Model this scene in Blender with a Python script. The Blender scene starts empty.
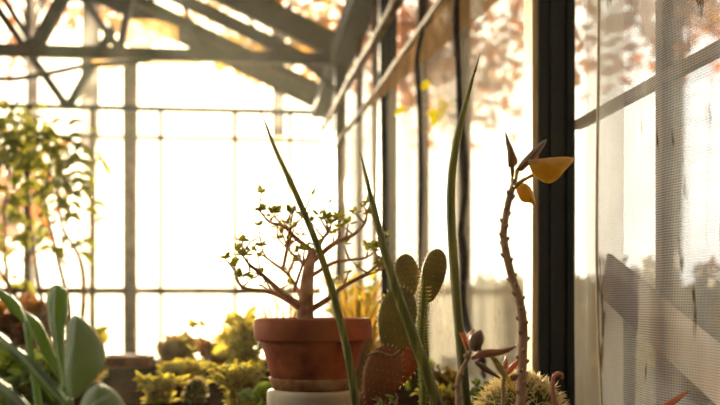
import bpy, bmesh, math, random
from mathutils import Vector, Matrix, noise
random.seed(7)
C = bpy.context.scene.collection
SC = bpy.context.scene

# ------------------------------------------------------------------ camera, sky, sun, exposure
H = 1.2                      # eye height
TH = math.atan(0.115)        # the camera looks a little to the right of the corridor axis (+Y)
W = 0.8                      # inner face of the glass side wall
CR = Vector((math.cos(TH), -math.sin(TH), 0)); CD = Vector((math.sin(TH), math.cos(TH), 0))
HORIZON = 305.0

def ray(px, py):
    d = CR * ((px - 360) / 1000) + CD + Vector((0, 0, (HORIZON - py) / 1000))
    return d
def P(px, py, Y):            # the point at depth Y down the greenhouse seen at that place in the photo
    d = ray(px, py); return Vector((0, 0, H)) + d * (Y / d.y)
def PW(px, py, x=W):         # the same on a plane parallel to the side wall
    d = ray(px, py); return Vector((0, 0, H)) + d * (x / d.x)

cam_d = bpy.data.cameras.new('camera'); cam = bpy.data.objects.new('camera', cam_d); C.objects.link(cam)
cam.location = (0, 0, H); cam.rotation_euler = (math.pi / 2, 0, -TH)
cam_d.sensor_width = 36; cam_d.lens = 50; cam_d.shift_y = (HORIZON - 202.5) / 720
cam_d.clip_start = 0.05; cam_d.clip_end = 300
cam_d.dof.use_dof = True; cam_d.dof.focus_distance = 1.72; cam_d.dof.aperture_fstop = 3.6
SC.camera = cam

SUNV = ray(168, 190).normalized()
world = bpy.data.worlds.new('sky'); SC.world = world; world.use_nodes = True
nt = world.node_tree; nt.nodes.clear()
out = nt.nodes.new('ShaderNodeOutputWorld'); bg = nt.nodes.new('ShaderNodeBackground')
tc = nt.nodes.new('ShaderNodeTexCoord')
dot = nt.nodes.new('ShaderNodeVectorMath'); dot.operation = 'DOT_PRODUCT'; dot.inputs[1].default_value = SUNV
nrm = nt.nodes.new('ShaderNodeVectorMath'); nrm.operation = 'NORMALIZE'
nt.links.new(tc.outputs['Generated'], nrm.inputs[0]); nt.links.new(nrm.outputs[0], dot.inputs[0])
ramp = nt.nodes.new('ShaderNodeValToRGB')
ramp.color_ramp.elements[0].position = 0.0; ramp.color_ramp.elements[0].color = (0.03, 0.03, 0.03, 1)
ramp.color_ramp.elements[1].position = 1.0; ramp.color_ramp.elements[1].color = (0.85, 0.66, 0.42, 1)
for p_, c_ in ((0.10, (0.55, 0.50, 0.43, 1)), (0.45, (0.80, 0.71, 0.56, 1)), (0.78, (0.46, 0.44, 0.415, 1)), (0.87, (0.40, 0.39, 0.375, 1)), (0.95, (0.98, 0.84, 0.62, 1)), (0.985, (0.80, 0.66, 0.46, 1))):
    e_ = ramp.color_ramp.elements.new(p_); e_.color = c_
nt.links.new(dot.outputs['Value'], ramp.inputs[0])
sep = nt.nodes.new('ShaderNodeSeparateXYZ'); nt.links.new(nrm.outputs[0], sep.inputs[0])      # the low sky is bright, the zenith dim
el = nt.nodes.new('ShaderNodeMapRange'); el.inputs[1].default_value = .40; el.inputs[2].default_value = .75; el.inputs[3].default_value = 1; el.inputs[4].default_value = .22
nt.links.new(sep.outputs['Z'], el.inputs[0])
mulc = nt.nodes.new('ShaderNodeVectorMath'); mulc.operation = 'SCALE'; nt.links.new(ramp.outputs[0], mulc.inputs[0]); nt.links.new(el.outputs[0], mulc.inputs['Scale'])
nt.links.new(mulc.outputs[0], bg.inputs[0])
bg.inputs[1].default_value = 4.6
nt.links.new(bg.outputs[0], out.inputs[0])

sun_d = bpy.data.lights.new('sun', 'SUN'); sun = bpy.data.objects.new('sun', sun_d); C.objects.link(sun)
sun.rotation_euler = SUNV.to_track_quat('Z', 'Y').to_euler(); sun.location = SUNV * 40
sun_d.energy = 30; sun_d.color = (1.0, 0.80, 0.52); sun_d.angle = math.radians(1.2)

vs = SC.view_settings; vs.view_transform = 'Standard'; vs.look = 'None'; vs.gamma = 1; vs.exposure = 0.35
vs.use_curve_mapping = False
SC.cycles.transparent_max_bounces = 24; SC.cycles.max_bounces = 10
SC.cycles.sample_clamp_indirect = 6

# ------------------------------------------------------------------ materials
def lin(h):
    v = [int(h[i:i + 2], 16) / 255 for i in (0, 2, 4)]
    return tuple(x / 12.92 if x <= .04045 else ((x + .055) / 1.055) ** 2.4 for x in v) + (1,)

def mat(name, c1, c2=None, scale=8, rough=0.6, transl=0.0, tcol=None, spec=0.4, bump=0.0, stretch=(1, 1, 1), metal=0, lo=.35, hi=.65):
    m = bpy.data.materials.new(name); m.use_nodes = True; n = m.node_tree; b = n.nodes['Principled BSDF']
    b.inputs['Roughness'].default_value = rough; b.inputs['Metallic'].default_value = metal
    b.inputs['Specular IOR Level'].default_value = spec
    t = n.nodes.new('ShaderNodeTexCoord'); mp = n.nodes.new('ShaderNodeMapping'); mp.inputs['Scale'].default_value = stretch
    n.links.new(t.outputs['Object'], mp.inputs[0])
    nz = n.nodes.new('ShaderNodeTexNoise'); nz.inputs['Scale'].default_value = scale; nz.inputs['Detail'].default_value = 5
    n.links.new(mp.outputs[0], nz.inputs['Vector'])
    r = n.nodes.new('ShaderNodeValToRGB'); r.color_ramp.elements[0].position = lo; r.color_ramp.elements[1].position = hi
    r.color_ramp.elements[0].color = lin(c1); r.color_ramp.elements[1].color = lin(c2 or c1)
    n.links.new(nz.outputs[0], r.inputs[0]); n.links.new(r.outputs[0], b.inputs['Base Color'])
    if bump:
        bp = n.nodes.new('ShaderNodeBump'); bp.inputs['Strength'].default_value = bump; bp.inputs['Distance'].default_value = .004
        n.links.new(nz.outputs[0], bp.inputs['Height']); n.links.new(bp.outputs[0], b.inputs['Normal'])
    if transl:
        tr = n.nodes.new('ShaderNodeBsdfTranslucent'); mx = n.nodes.new('ShaderNodeMixShader'); mx.inputs[0].default_value = transl
        if tcol: tr.inputs[0].default_value = lin(tcol)
        else: n.links.new(r.outputs[0], tr.inputs[0])
        n.links.new(b.outputs[0], mx.inputs[1]); n.links.new(tr.outputs[0], mx.inputs[2])
        n.links.new(mx.outputs[0], n.nodes['Material Output'].inputs[0])
    return m

def sheet_mat(name, c1, c2, clear, scale=3, stretch=(1, 1, 1), weave=0, leaf_shadow=None, clear_tint='FFFFFF', diff=.35):
    """thin plastic or cloth: part of the light goes straight through, the rest is scattered"""
    m = bpy.data.materials.new(name); m.use_nodes = True; n = m.node_tree; n.nodes.clear()
    o = n.nodes.new('ShaderNodeOutputMaterial'); t = n.nodes.new('ShaderNodeTexCoord')
    mp = n.nodes.new('ShaderNodeMapping'); mp.inputs['Scale'].default_value = stretch; n.links.new(t.outputs['Object'], mp.inputs[0])
    nz = n.nodes.new('ShaderNodeTexNoise'); nz.inputs['Scale'].default_value = scale; nz.inputs['Detail'].default_value = 6
    n.links.new(mp.outputs[0], nz.inputs['Vector'])
    r = n.nodes.new('ShaderNodeValToRGB'); r.color_ramp.elements[0].position = .35; r.color_ramp.elements[1].position = .62
    r.color_ramp.elements[0].color = lin(c1); r.color_ramp.elements[1].color = lin(c2); n.links.new(nz.outputs[0], r.inputs[0])
    col = r.outputs[0]
    fac_clear = n.nodes.new('ShaderNodeValue'); fac_clear.outputs[0].default_value = clear; fc = fac_clear.outputs[0]
    if leaf_shadow:  # elongated leaf shadows, painted as brown blotches into the cloth colour
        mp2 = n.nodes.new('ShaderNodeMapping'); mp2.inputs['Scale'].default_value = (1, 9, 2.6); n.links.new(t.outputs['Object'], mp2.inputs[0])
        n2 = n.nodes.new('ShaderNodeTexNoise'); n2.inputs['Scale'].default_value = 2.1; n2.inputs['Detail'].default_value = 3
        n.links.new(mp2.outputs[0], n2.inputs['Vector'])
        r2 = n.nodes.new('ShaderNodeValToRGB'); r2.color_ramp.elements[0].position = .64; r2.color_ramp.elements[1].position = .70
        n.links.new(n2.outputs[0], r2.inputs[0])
        mc = n.nodes.new('ShaderNodeMix'); mc.data_type = 'RGBA'; mc.inputs['B'].default_value = lin(leaf_shadow)
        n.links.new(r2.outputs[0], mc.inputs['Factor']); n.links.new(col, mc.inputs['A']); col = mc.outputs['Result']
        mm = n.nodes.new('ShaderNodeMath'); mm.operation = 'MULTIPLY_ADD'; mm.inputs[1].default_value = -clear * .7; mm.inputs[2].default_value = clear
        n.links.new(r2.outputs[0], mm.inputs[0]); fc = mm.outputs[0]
    if weave:
        w1 = n.nodes.new('ShaderNodeTexWave'); w1.bands_direction = 'Z'; w1.inputs['Scale'].default_value = weave; w1.inputs['Distortion'].default_value = .6
        w2 = n.nodes.new('ShaderNodeTexWave'); w2.bands_direction = 'Y'; w2.inputs['Scale'].default_value = weave; w2.inputs['Distortion'].default_value = .6
        n.links.new(t.outputs['Object'], w1.inputs[0]); n.links.new(t.outputs['Object'], w2.inputs[0])
        mu = n.nodes.new('ShaderNodeMath'); mu.operation = 'MULTIPLY'; n.links.new(w1.outputs['Fac'], mu.inputs[0]); n.links.new(w2.outputs['Fac'], mu.inputs[1])
        ad = n.nodes.new('ShaderNodeMath'); ad.operation = 'MULTIPLY_ADD'; ad.inputs[1].default_value = .42; n.links.new(mu.outputs[0], ad.inputs[0])
        n.links.new(fc, ad.inputs[2]); ad.use_clamp = True; fc = ad.outputs[0]
    tl = n.nodes.new('ShaderNodeBsdfTranslucent'); df = n.nodes.new('ShaderNodeBsdfDiffuse'); tp = n.nodes.new('ShaderNodeBsdfTransparent')
    tp.inputs[0].default_value = lin(clear_tint)
    n.links.new(col, tl.inputs[0]); n.links.new(col, df.inputs[0])
    a = n.nodes.new('ShaderNodeMixShader'); a.inputs[0].default_value = diff; n.links.new(tl.outputs[0], a.inputs[1]); n.links.new(df.outputs[0], a.inputs[2])
    b = n.nodes.new('ShaderNodeMixShader'); n.links.new(fc, b.inputs[0]); n.links.new(a.outputs[0], b.inputs[1]); n.links.new(tp.outputs[0], b.inputs[2])
    n.links.new(b.outputs[0], o.inputs[0])
    return m

def glass_mat(name):
    m = bpy.data.materials.new(name); m.use_nodes = True; n = m.node_tree; n.nodes.clear()
    o = n.nodes.new('ShaderNodeOutputMaterial'); tp = n.nodes.new('ShaderNodeBsdfTransparent'); tp.inputs[0].default_value = (.95, .96, .95, 1)
    gl = n.nodes.new('ShaderNodeBsdfGlossy'); gl.inputs['Roughness'].default_value = .05
    lw = n.nodes.new('ShaderNodeLayerWeight'); lw.inputs[0].default_value = .12
    tl = n.nodes.new('ShaderNodeBsdfTranslucent'); tl.inputs[0].default_value = (.75, .72, .66, 1)
    mx = n.nodes.new('ShaderNodeMixShader'); m2 = n.nodes.new('ShaderNodeMixShader')
    t = n.nodes.new('ShaderNodeTexCoord'); nz = n.nodes.new('ShaderNodeTexNoise'); nz.inputs['Scale'].default_value = 4; nz.inputs['Detail'].default_value = 6
    n.links.new(t.outputs['Object'], nz.inputs['Vector'])
    r = n.nodes.new('ShaderNodeMapRange'); r.inputs[1].default_value = .45; r.inputs[2].default_value = .75; r.inputs[3].default_value = .02; r.inputs[4].default_value = .16
    n.links.new(nz.outputs[0], r.inputs[0]); n.links.new(r.outputs[0], m2.inputs[0])
    mu = n.nodes.new('ShaderNodeMath'); mu.operation = 'MULTIPLY'; mu.inputs[1].default_value = .5; n.links.new(lw.outputs['Fresnel'], mu.inputs[0])
    n.links.new(mu.outputs[0], mx.inputs[0]); n.links.new(tp.outputs[0], mx.inputs[1]); n.links.new(gl.outputs[0], mx.inputs[2])
    n.links.new(mx.outputs[0], m2.inputs[1]); n.links.new(tl.outputs[0], m2.inputs[2]); n.links.new(m2.outputs[0], o.inputs[0])
    return m

GLASS = glass_mat('dusty_glass')
STEEL = mat('dark_painted_steel', '14181A', '1E2224', 12, .5, spec=.3, stretch=(1, 1, .15))
IRON = mat('iron_truss', '1C1E20', '2C2C2A', 10, .7, spec=.2)
BATTEN = mat('pale_batten', 'C9A877', 'E8D3A6', 25, .6, stretch=(4, 4, .3))
BAMBOO = mat('bamboo', '3A2810', '64481F', 14, .8, spec=.05)
FILM = sheet_mat('wall_film', 'EAD8B0', 'FFF3DA', .68, 2.2, (1, 2.2, .7), leaf_shadow=None)
FILMN = sheet_mat('near_film', 'D2BE9C', 'F2E6CE', .45, 3, (1, 2, .7))
ENDFILM = sheet_mat('end_film', 'FAEFD8', 'FFF8EA', .58, 2)
CLOTH = sheet_mat('shade_cloth', 'E6E0D4', 'FAF8F4', .54, 5, (1, 2.5, .8), weave=70, leaf_shadow='5B4426')
DRAPE = sheet_mat('tan_drape', 'B58F58', 'D8B680', .25, 4)
BROWN = sheet_mat('brown_sheet', '8A6A42', 'A98656', .12, 6)
TERRA = mat('terracotta', '64280E', '9C4C1E', 16, .85, spec=.2, bump=.25)
TERRA_R = mat('terracotta_rim', '7E3A18', 'A0542A', 9, .8, spec=.2, bump=.25)
CRUST = mat('lime_crust', '7A4A28', 'A67C56', 30, .9, spec=.1, bump=.4)
WHITE = mat('white_stone', 'B8A888', 'D2C4A6', 12, .8)
SOIL = mat('soil', '1E1710', '352718', 30, 1, spec=0, bump=.6)
WOOD = mat('grey_wood', '5A4A38', '7A6650', 10, .8, stretch=(1, .1, 1))
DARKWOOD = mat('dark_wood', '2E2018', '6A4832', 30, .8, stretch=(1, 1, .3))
CONC = mat('concrete', '4A4640', '625E56', 6, .95, spec=.1)
LAWN = mat('lawn', '5A5A2A', '8A7A3A', 2, .95)
SPEAR = mat('spear_leaf', '464C1C', '8C8440', 40, .45, .2, 'A8A23C', .4, stretch=(3, 3, .06), lo=.42, hi=.58)
SPEARTIP = mat('spear_tip', '5A3A1E', '7A5026', 20, .6)
BARK = mat('jade_bark', '7A543A', 'B48E6C', 26, .75, bump=.5, spec=.2)
JLEAF = mat('jade_leaf', '6C7A2A', 'A5A83E', 10, .4, .4, 'D6CC4A')
PAD = mat('cactus_pad', '5E5620', '86742C', 14, .6, .1, 'B0922A')
PADB = mat('cactus_pad_brown', '7A4422', '9A5E2C', 14, .6, .15, 'B86A2A')
SPINE = mat('spines', 'F4E2A8', 'FFF6D0', 10, .5, .5, 'FFF0C0')
COLUMN = mat('column_cactus', '5E6424', '86863A', 18, .7, .15, 'B0A23C', .15)
BARREL = mat('barrel_skin', '3E4218', '5C5A24', 16, .8, spec=.1)
SSTEM = mat('scarred_stem', '94725A', 'BC9876', 28, .8, spec=.2, bump=.5)
GOLD = mat('golden_leaf', '80601C', 'AC842E', 38, .5, .3, 'BC9C3C')
REDLEAF = mat('reddish_leaf', '8A5036', 'B07A54', 14, .5, .3, 'D08A58')
BRNLEAF = mat('brown_leaf', '5A4430', '80603C', 14, .55, .12, 'B08A4A')
PALELEAF = mat('pale_leaf', '8A8A54', 'B0A66A', 14, .55, .4, 'D8C060')
PINK = mat('pink_stub', 'A05C46', 'C88A6A', 14, .5, .15, 'E0A080')
BIGLEAF = mat('broad_leaf', '66745C', '949C7A', 6, .6, .2, 'A8B470')
BIGDARK = mat('broad_leaf_green', '42583A', '667C4E', 6, .5, .25, 'A8BC4A')
MIDRIB = mat('midrib', 'B4C49A', 'CAD6B0', 8, .4, .2)
YLEAF = mat('yellow_leaf', 'CFC01A', 'E8E03A', 12, .5, .38, 'E8E040')
GREEN1 = mat('bed_green', '4A6428', '7C9038', 6, .5, .55, 'CCD464')
HEDGE = mat('hedge_green', '4A4426', '6A5E34', 4, .7, .3, 'A08A4C')
GREEN2 = mat('bed_yellow', '8A8A34', 'C4B850', 6, .5, .62, 'F0E480')
GREEN3 = mat('bed_olive', '6E6830', 'A0904A', 6, .6, .55, 'E8CC78')
GREEN4 = mat('vine_green', '4A5E2C', '6E8440', 6, .5, .62, 'D0CC70')
BROWNB = mat('brown_mound', '6A5430', '967848', 10, .7, .45, 'E0B064')
DARKV = mat('withered_vine', '1C1712', '3A2C1E', 20, .8)
TRUNK = mat('tree_bark', '3E2E22', '5E4836', 4, .9)
FALL = [mat('autumn_orange', 'C88430', 'E8AC4C', .6, .6, .5, 'F4B850'), mat('autumn_rust', 'BC803C', 'DCA458', .6, .6, .5, 'ECB460'),
        mat('autumn_gold', 'CCA03C', 'E8C45C', .6, .6, .5, 'F4D070')]

# ------------------------------------------------------------------ mesh helpers
def frame_of(t, ref=None):
    t = t.normalized(); r = ref or Vector((0, -1, 0))
    if abs(t.dot(r)) > .95: r = Vector((1, 0, 0)) if abs(t.x) < .9 else Vector((0, 0, 1))
    s = t.cross(r).normalized(); return s, s.cross(t).normalized()

def spline(pts, n=6):
    pts = [Vector(p) for p in pts]
    if len(pts) < 3: return [pts[0].lerp(pts[-1], i / n) for i in range(n + 1)]
    o = []
    for i in range(len(pts) - 1):
        a = pts[max(i - 1, 0)]; b = pts[i]; c = pts[i + 1]; d = pts[min(i + 2, len(pts) - 1)]
        for k in range(n):
            t = k / n
            o.append(.5 * ((2 * b) + (c - a) * t + (2 * a - 5 * b + 4 * c - d) * t * t + (3 * b - a - 3 * c + d) * t ** 3))
    o.append(pts[-1]); return o

def lerpl(l, t):
    x = t * (len(l) - 1); i = min(int(x), len(l) - 2); return l[i] + (l[i + 1] - l[i]) * (x - i)

class MB:
    def __init__(s): s.v = []; s.f = []
    def quadgrid(s, rows, closed=False):
        b = len(s.v); n = len(rows[0])
        for r in rows: s.v += [Vector(p) for p in r]
        for i in range(len(rows) - 1):
            for j in range(n if closed else n - 1):
                k = (j + 1) % n
                s.f.append((b + i * n + j, b + i * n + k, b + (i + 1) * n + k, b + (i + 1) * n + j))
        return b
    def tube(s, pts, radii, n=8, smooth=0, ripple=0, ref=None):
        if smooth: pts = spline(pts, smooth)
        pts = [Vector(p) for p in pts]; L = len(pts); rows = []
        for i, p in enumerate(pts):
            t = pts[min(i + 1, L - 1)] - pts[max(i - 1, 0)]
            a, c = frame_of(t, ref); r = lerpl(radii, i / (L - 1)) if len(radii) > 1 else radii[0]
            rows.append([p + (a * math.cos(2 * math.pi * k / n) + c * math.sin(2 * math.pi * k / n)) * r * (1 - (ripple if k % 2 else 0)) for k in range(n)])
        b = s.quadgrid(rows, True)
        s.f.append(tuple(b + k for k in range(n))[::-1]); s.f.append(tuple(b + (L - 1) * n + k for k in range(n)))
        return s
    def box(s, lo, hi):
        b = len(s.v); (x0, y0, z0), (x1, y1, z1) = lo, hi
        s.v += [Vector(q) for q in ((x0, y0, z0), (x1, y0, z0), (x1, y1, z0), (x0, y1, z0), (x0, y0, z1), (x1, y0, z1), (x1, y1, z1), (x0, y1, z1))]
        s.f += [tuple(b + i for i in q) for q in ((0, 3, 2, 1), (4, 5, 6, 7), (0, 1, 5, 4), (1, 2, 6, 5), (2, 3, 7, 6), (3, 0, 4, 7))]
        return s
    def beam(s, a, b, w, h):        # a bar of rectangular section between two points; w across, h vertical-ish
        a = Vector(a); b = Vector(b); t = (b - a).normalized()
        u = t.cross(Vector((0, 0, 1)))
        u = u.normalized() if u.length > .05 else Vector((1, 0, 0)); v = u.cross(t).normalized()
        rows = [[p + u * (i * w / 2) + v * (j * h / 2) for i, j in ((-1, -1), (1, -1), (1, 1), (-1, 1))] for p in (a, b)]
        k = s.quadgrid(rows, True); s.f += [(k + 3, k + 2, k + 1, k), (k + 4, k + 5, k + 6, k + 7)]
        return s
    def lathe(s, c, prof, n=40, jit=0):
        c = Vector(c); rows = []
        for r, z in prof: rows.append([c + Vector((math.cos(2 * math.pi * k / n) * r, math.sin(2 * math.pi * k / n) * r, z)) for k in range(n)])
        b = s.quadgrid(rows, True); s.f.append(tuple(b + k for k in range(n))[::-1]); s.f.append(tuple(b + (len(prof) - 1) * n + k for k in range(n)))
        return s
    def leaf(s, spine, width, normal=None, cup=.15, th=.0012, n=8, across=4, wave=0, prof=None):
        pts = spline(spine, n) if len(spine) > 2 else [Vector(spine[0]).lerp(Vector(spine[1]), i / n) for i in range(n + 1)]
        L = len(pts); top = []; bot = []; nh = Vector(normal or (0, -1, .2)).normalized()
        for i, p in enumerate(pts):
            t = i / (L - 1); tg = (pts[min(i + 1, L - 1)] - pts[max(i - 1, 0)]).normalized()
            sd = tg.cross(nh); sd = sd.normalized() if sd.length > .02 else Vector((1, 0, 0)); nn = sd.cross(tg).normalized()
            w = width * (lerpl(prof, t) if prof else max(.03, math.sin(math.pi * min(1, t ** .8)) ** .8))
            r = []
            for k in range(across + 1):
                u = 2 * k / across - 1
                r.append(p + sd * (u * w / 2) + nn * (cup * w * (u * u - .3) + wave * w * math.sin(t * 15 + u * 2) * abs(u)))
            top.append(r); bot.append([q - nn * th for q in r])
        rows = [a + b[::-1] for a, b in zip(top, bot)]
        b0 = s.quadgrid(rows, True); m = len(rows[0])
        s.f.append(tuple(b0 + k for k in range(m))[::-1]); s.f.append(tuple(b0 + (L - 1) * m + k for k in range(m)))
        return s
    def blade(s, outline, Y, th=.0015, bulge=.01, lean=0, sub=3):
        """a leaf of that outline, standing at depth Y, bulged towards the viewer along its middle"""
        o = [P(x, y, Y) for x, y in outline]; o2 = spline(o + [o[0]], sub)[:-1]
        c = sum(o2, Vector()) / len(o2); n = len(o2); zs = [q.z for q in o2]; zm = min(zs)
        rings = [1, .72, .4, .12]; top = []
        for r in rings:
            row = []
            for q in o2:
                p = c.lerp(q, r); p = p + Vector((0, bulge * .35 * noise.noise(p * 45) - bulge * (1 - r * r) + lean * (p.z - zm), 0)); row.append(p)
            top.append(row)
        back = [[p + Vector((0, th, 0)) for p in row] for row in top]
        b = s.quadgrid([top[3], top[2], top[1], top[0], back[0], back[1], back[2], back[3]], True)
        s.f.append(tuple(b + k for k in range(n))[::-1]); s.f.append(tuple(b + 7 * n + k for k in range(n)))
        return s
    def ellipsoid(s, c, ax, n=16, m=10, rib=0, power=1.0):
        c = Vector(c); rows = []
        for i in range(m + 1):
            a = -math.pi / 2 + math.pi * (i + .02) / (m + .04)
            rows.append([c + ax @ Vector((math.cos(a) * math.cos(2 * math.pi * k / n) * (1 - (rib if k % 2 else 0)), math.cos(a) * math.sin(2 * math.pi * k / n) * (1 - (rib if k % 2 else 0)), math.sin(a))) for k in range(n)])
        b = s.quadgrid(rows, True); s.f.append(tuple(b + k for k in range(n))[::-1]); s.f.append(tuple(b + m * n + k for k in range(n)))
        return s
    def build(s, name, material, parent=None, smooth=True):
        off = Vector((0, 0, 0)); q = parent
        while q: off += q.location; q = q.parent
        me = bpy.data.meshes.new(name); me.from_pydata([tuple(p - off) for p in s.v], [], s.f); me.update()
        if smooth:
            for p in me.polygons: p.use_smooth = True
        bm = bmesh.new(); bm.from_mesh(me); bmesh.ops.recalc_face_normals(bm, faces=bm.faces); bm.to_mesh(me); bm.free()
        me.materials.append(material)
        ob = bpy.data.objects.new(name, me); C.objects.link(ob)
        if parent: ob.parent = parent
        return ob

def thing(name, label, cat, loc, group=None, kind=None):
    o = bpy.data.objects.new(name, None); C.objects.link(o); o.location = loc; o.empty_display_size = .05
    return tag(o, label, cat, group, kind)
def tag(o, label, cat, group=None, kind=None):
    o['label'] = label; o['category'] = cat
    if group: o['group'] = group
    if kind: o['kind'] = kind
    return o
def struct(o, label, cat): return tag(o, label, cat, None, 'structure')
def rnd(a, b): return random.uniform(a, b)
def flat(o):
    for p in o.data.polygons: p.use_smooth = False
    return o

# ------------------------------------------------------------------ the setting: ground, bed, walls, roof
EY = 10.6            # end wall
EAVE = H + 2.02
RX, RZ = -3.6, EAVE + 4.4 * .465
LX = -8.0
BED = H - .27        # soil level of the raised bed
TY = 8.2             # truss with the tie beam
struct(MB().box((LX, -3, -.1), (W + .1, EY + .1, 0)).build('floor', CONC, smooth=False), 'grey concrete greenhouse floor below the raised bed', 'floor')
struct(MB().box((-60, -30, -.4), (60, 80, -.12)).build('ground', LAWN, smooth=False), 'autumn lawn outside beyond the greenhouse glass', 'ground')

# side wall: dwarf wall, windows of the bays, posts
struct(MB().box((W - .05, -3, 0), (W + .14, EY, .88)).build('wall_right', CONC, smooth=False), 'low masonry wall carrying the glass side of the greenhouse', 'wall')
posts_y = [2.44, 5.45, TY]
def window(idx, y0, y1, bars, transom, label):
    r = struct(thing('window_%d' % idx, label, 'window', (W + .04, (y0 + y1) / 2, .88)), label, 'window')
    m = MB().box((W + .035, y0, .9), (W + .041, y1, EAVE)); m.build('pane', GLASS, r, False)
    f = MB()
    f.box((W + .01, y0, .88), (W + .07, y1, .93)); f.box((W + .01, y0, EAVE - .06), (W + .07, y1, EAVE))
    f.build('window_frame', IRON, r, False)
    for b in bars: MB().box((W + .012, b - .016, .93), (W + (.034 if idx == 1 else .06), b + .016, EAVE - .06)).build('glazing_bar', DARKWOOD, r, False)
    if transom: MB().box((W + .008, y0, H + transom - .011), (W + .028, y1, H + transom + .011)).build('transom', DARKWOOD, r, False)
window(1, -.4, 2.40, [.55, 1.895], .445, 'clear glazed bay behind the woven shade cloth with one sloping-away cross bar')
window(2, 2.48, 5.41, [3.78, 4.66], 0, 'tall glazed bay just beyond the wide dark steel post')
window(3, 5.49, TY - .04, [6.4, 7.3], 0, 'tall glazed bay beyond the second dark post')
window(4, TY + .04, EY - .05, [9.4], 0, 'last glazed bay of the side wall beside the far end')

def post(idx, y, label, w=.095, d=.08):
    m = MB(); x0, x1 = (W - .078, W + .012) if idx == 1 else (W - .068, W + .027)
    prof = [(x0, y - d / 2), (x0 + .018, y - d / 2), (x0 + .018, y - d / 2 + .014), (x0 + .030, y - d / 2 + .014), (x0 + .030, y - d / 2 + .004),
            (x0 + .062, y - d / 2 + .004), (x0 + .062, y - d / 2 + .016), (x0 + .072, y - d / 2 + .016), (x0 + .072, y - d / 2), (x1, y - d / 2), (x1, y + d / 2), (x0, y + d / 2)]
    m.quadgrid([[Vector((x, yy, z)) for x, yy in prof] for z in (0, EAVE)], True)
    n = len(prof); m.f.append(tuple(range(n))[::-1]); m.f.append(tuple(range(n, 2 * n)))
    struct(m.build('trim_%d' % idx, STEEL, None, False), label, 'post')
post(1, posts_y[0], 'wide dark steel post right of the scarred plant stem')
post(2, posts_y[1], 'dark steel post behind the upper bamboo pole, second along the wall')
post(3, posts_y[2], 'dark steel post where the tie beam meets the wall')
struct(MB().box((W - .094, posts_y[0] - .030, .88), (W - .0785, posts_y[0] + .045, EAVE)).build('trim_4', BATTEN, None, False), 'pale wooden batten along the near face of the wide dark post', 'batten')

# eave girder: two parallel bars
struct(MB().box((W - .10, -2, EAVE - .04), (W + .06, EY, EAVE + .12)).build('trim_5', IRON, None, False), 'long dark eave girder along the top of the side wall', 'beam')
struct(MB().box((W - .03, -2, EAVE + .20), (W + .03, EY, EAVE + .26)).build('trim_6', IRON, None, False), 'thin upper bar running above the eave girder', 'beam')

# roof glass
g = MB(); g.quadgrid([[Vector((W + .1, -2, EAVE + .24)), Vector((RX, -2, RZ + .28))], [Vector((W + .1, EY, EAVE + .24)), Vector((RX, EY, RZ + .28))]])
g.quadgrid([[Vector((LX, -2, EAVE + .24)), Vector((RX, -2, RZ + .28))], [Vector((LX, EY, EAVE + .24)), Vector((RX, EY, RZ + .28))]])
struct(g.build('ceiling', GLASS, None, False), 'sloping glass roof over the iron rafters', 'roof')

def slope_z(x): return EAVE + .1 + (W - x) * .465
idx = 7
for y, w, h, lab in ((5.45, .07, .15, 'rafter over the second post'), (9.05, .05, .12, 'thin rafter just beyond the tie beam truss'),
                     (9.85, .05, .10, 'thin rafter between the truss and the far gable')):
    m = MB().beam((W, y, EAVE + .08), (RX, y, RZ + .08), w, h).beam((LX, y, EAVE + .08), (RX, y, RZ + .08), w, h)
    struct(m.build('trim_%d' % idx, IRON, None, False), 'dark iron ' + lab, 'rafter'); idx += 1
# main truss at TY
tr = struct(thing('trim_%d' % idx, '', 'truss', (W, TY, EAVE)), 'dark iron truss with a long level tie beam across the house', 'truss'); idx += 1
MB().beam((W, TY, EAVE + .08), (RX, TY, RZ + .08), .10, .20).build('rafter', IRON, tr, False)
MB().beam((LX, TY, EAVE + .08), (RX, TY, RZ + .08), .10, .20).build('rafter', IRON, tr, False)
tieL = P(-120, 46, TY); tieR = P(338, 63, TY)
MB().beam((LX + .1, TY, EAVE + .0), (W - .02, TY, EAVE + .0), .08, .095).build('tie_beam', IRON, tr, False)
for a, b, w in (((35, 49), (66, -8), .10), ((35, 49), (-14, -30), .05), ((28, 49), (28, -40), .035), ((120, 51), (62, -32), .06), ((120, 51), (140, -60), .06),
                ((205, 56), (160, -50), .035), ((-80, 45), (-30, -40), .06)):
    MB().beam(P(*a, TY), P(*b, TY), w, w).build('web', IRON, tr, False)
MB().beam(P(336, 90, TY), P(300, 60, TY), .03, .03).build('knee_brace', IRON, tr, False)
# gable end truss
ge = struct(thing('trim_%d' % idx, '', 'truss', (W, EY, EAVE)), 'blurred iron gable frame with a zigzag brace above the far wall', 'truss'); idx += 1
EW = EY - .12
MB().beam((W, EW, EAVE + .10), (RX, EW, RZ + .10), .08, .17).build('rafter', IRON, ge, False)
MB().beam((LX, EW, EAVE + .10), (RX, EW, RZ + .10), .08, .17).build('rafter', IRON, ge, False)
MB().beam((LX, EW, EAVE), (W, EW, EAVE), .06, .05).build('tie_beam', IRON, ge, False)
for a, b in (((68, 108), (-5, 5)), ((68, 108), (118, 20)), ((-70, 104), (-5, 5))):
    MB().beam(P(*a, EW), P(*b, EW), .085, .085).build('web', IRON, ge, False)
# purlins (parallel to the ridge) under the roof glass
for x in (-.9, -2.4):
    struct(MB().beam((x, -2, slope_z(x) + .05), (x, EY, slope_z(x) + .05), .04, .05).build('trim_%d' % idx, IRON, None, False), 'iron purlin running lengthwise under the roof glass', 'purlin'); idx += 1

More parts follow.
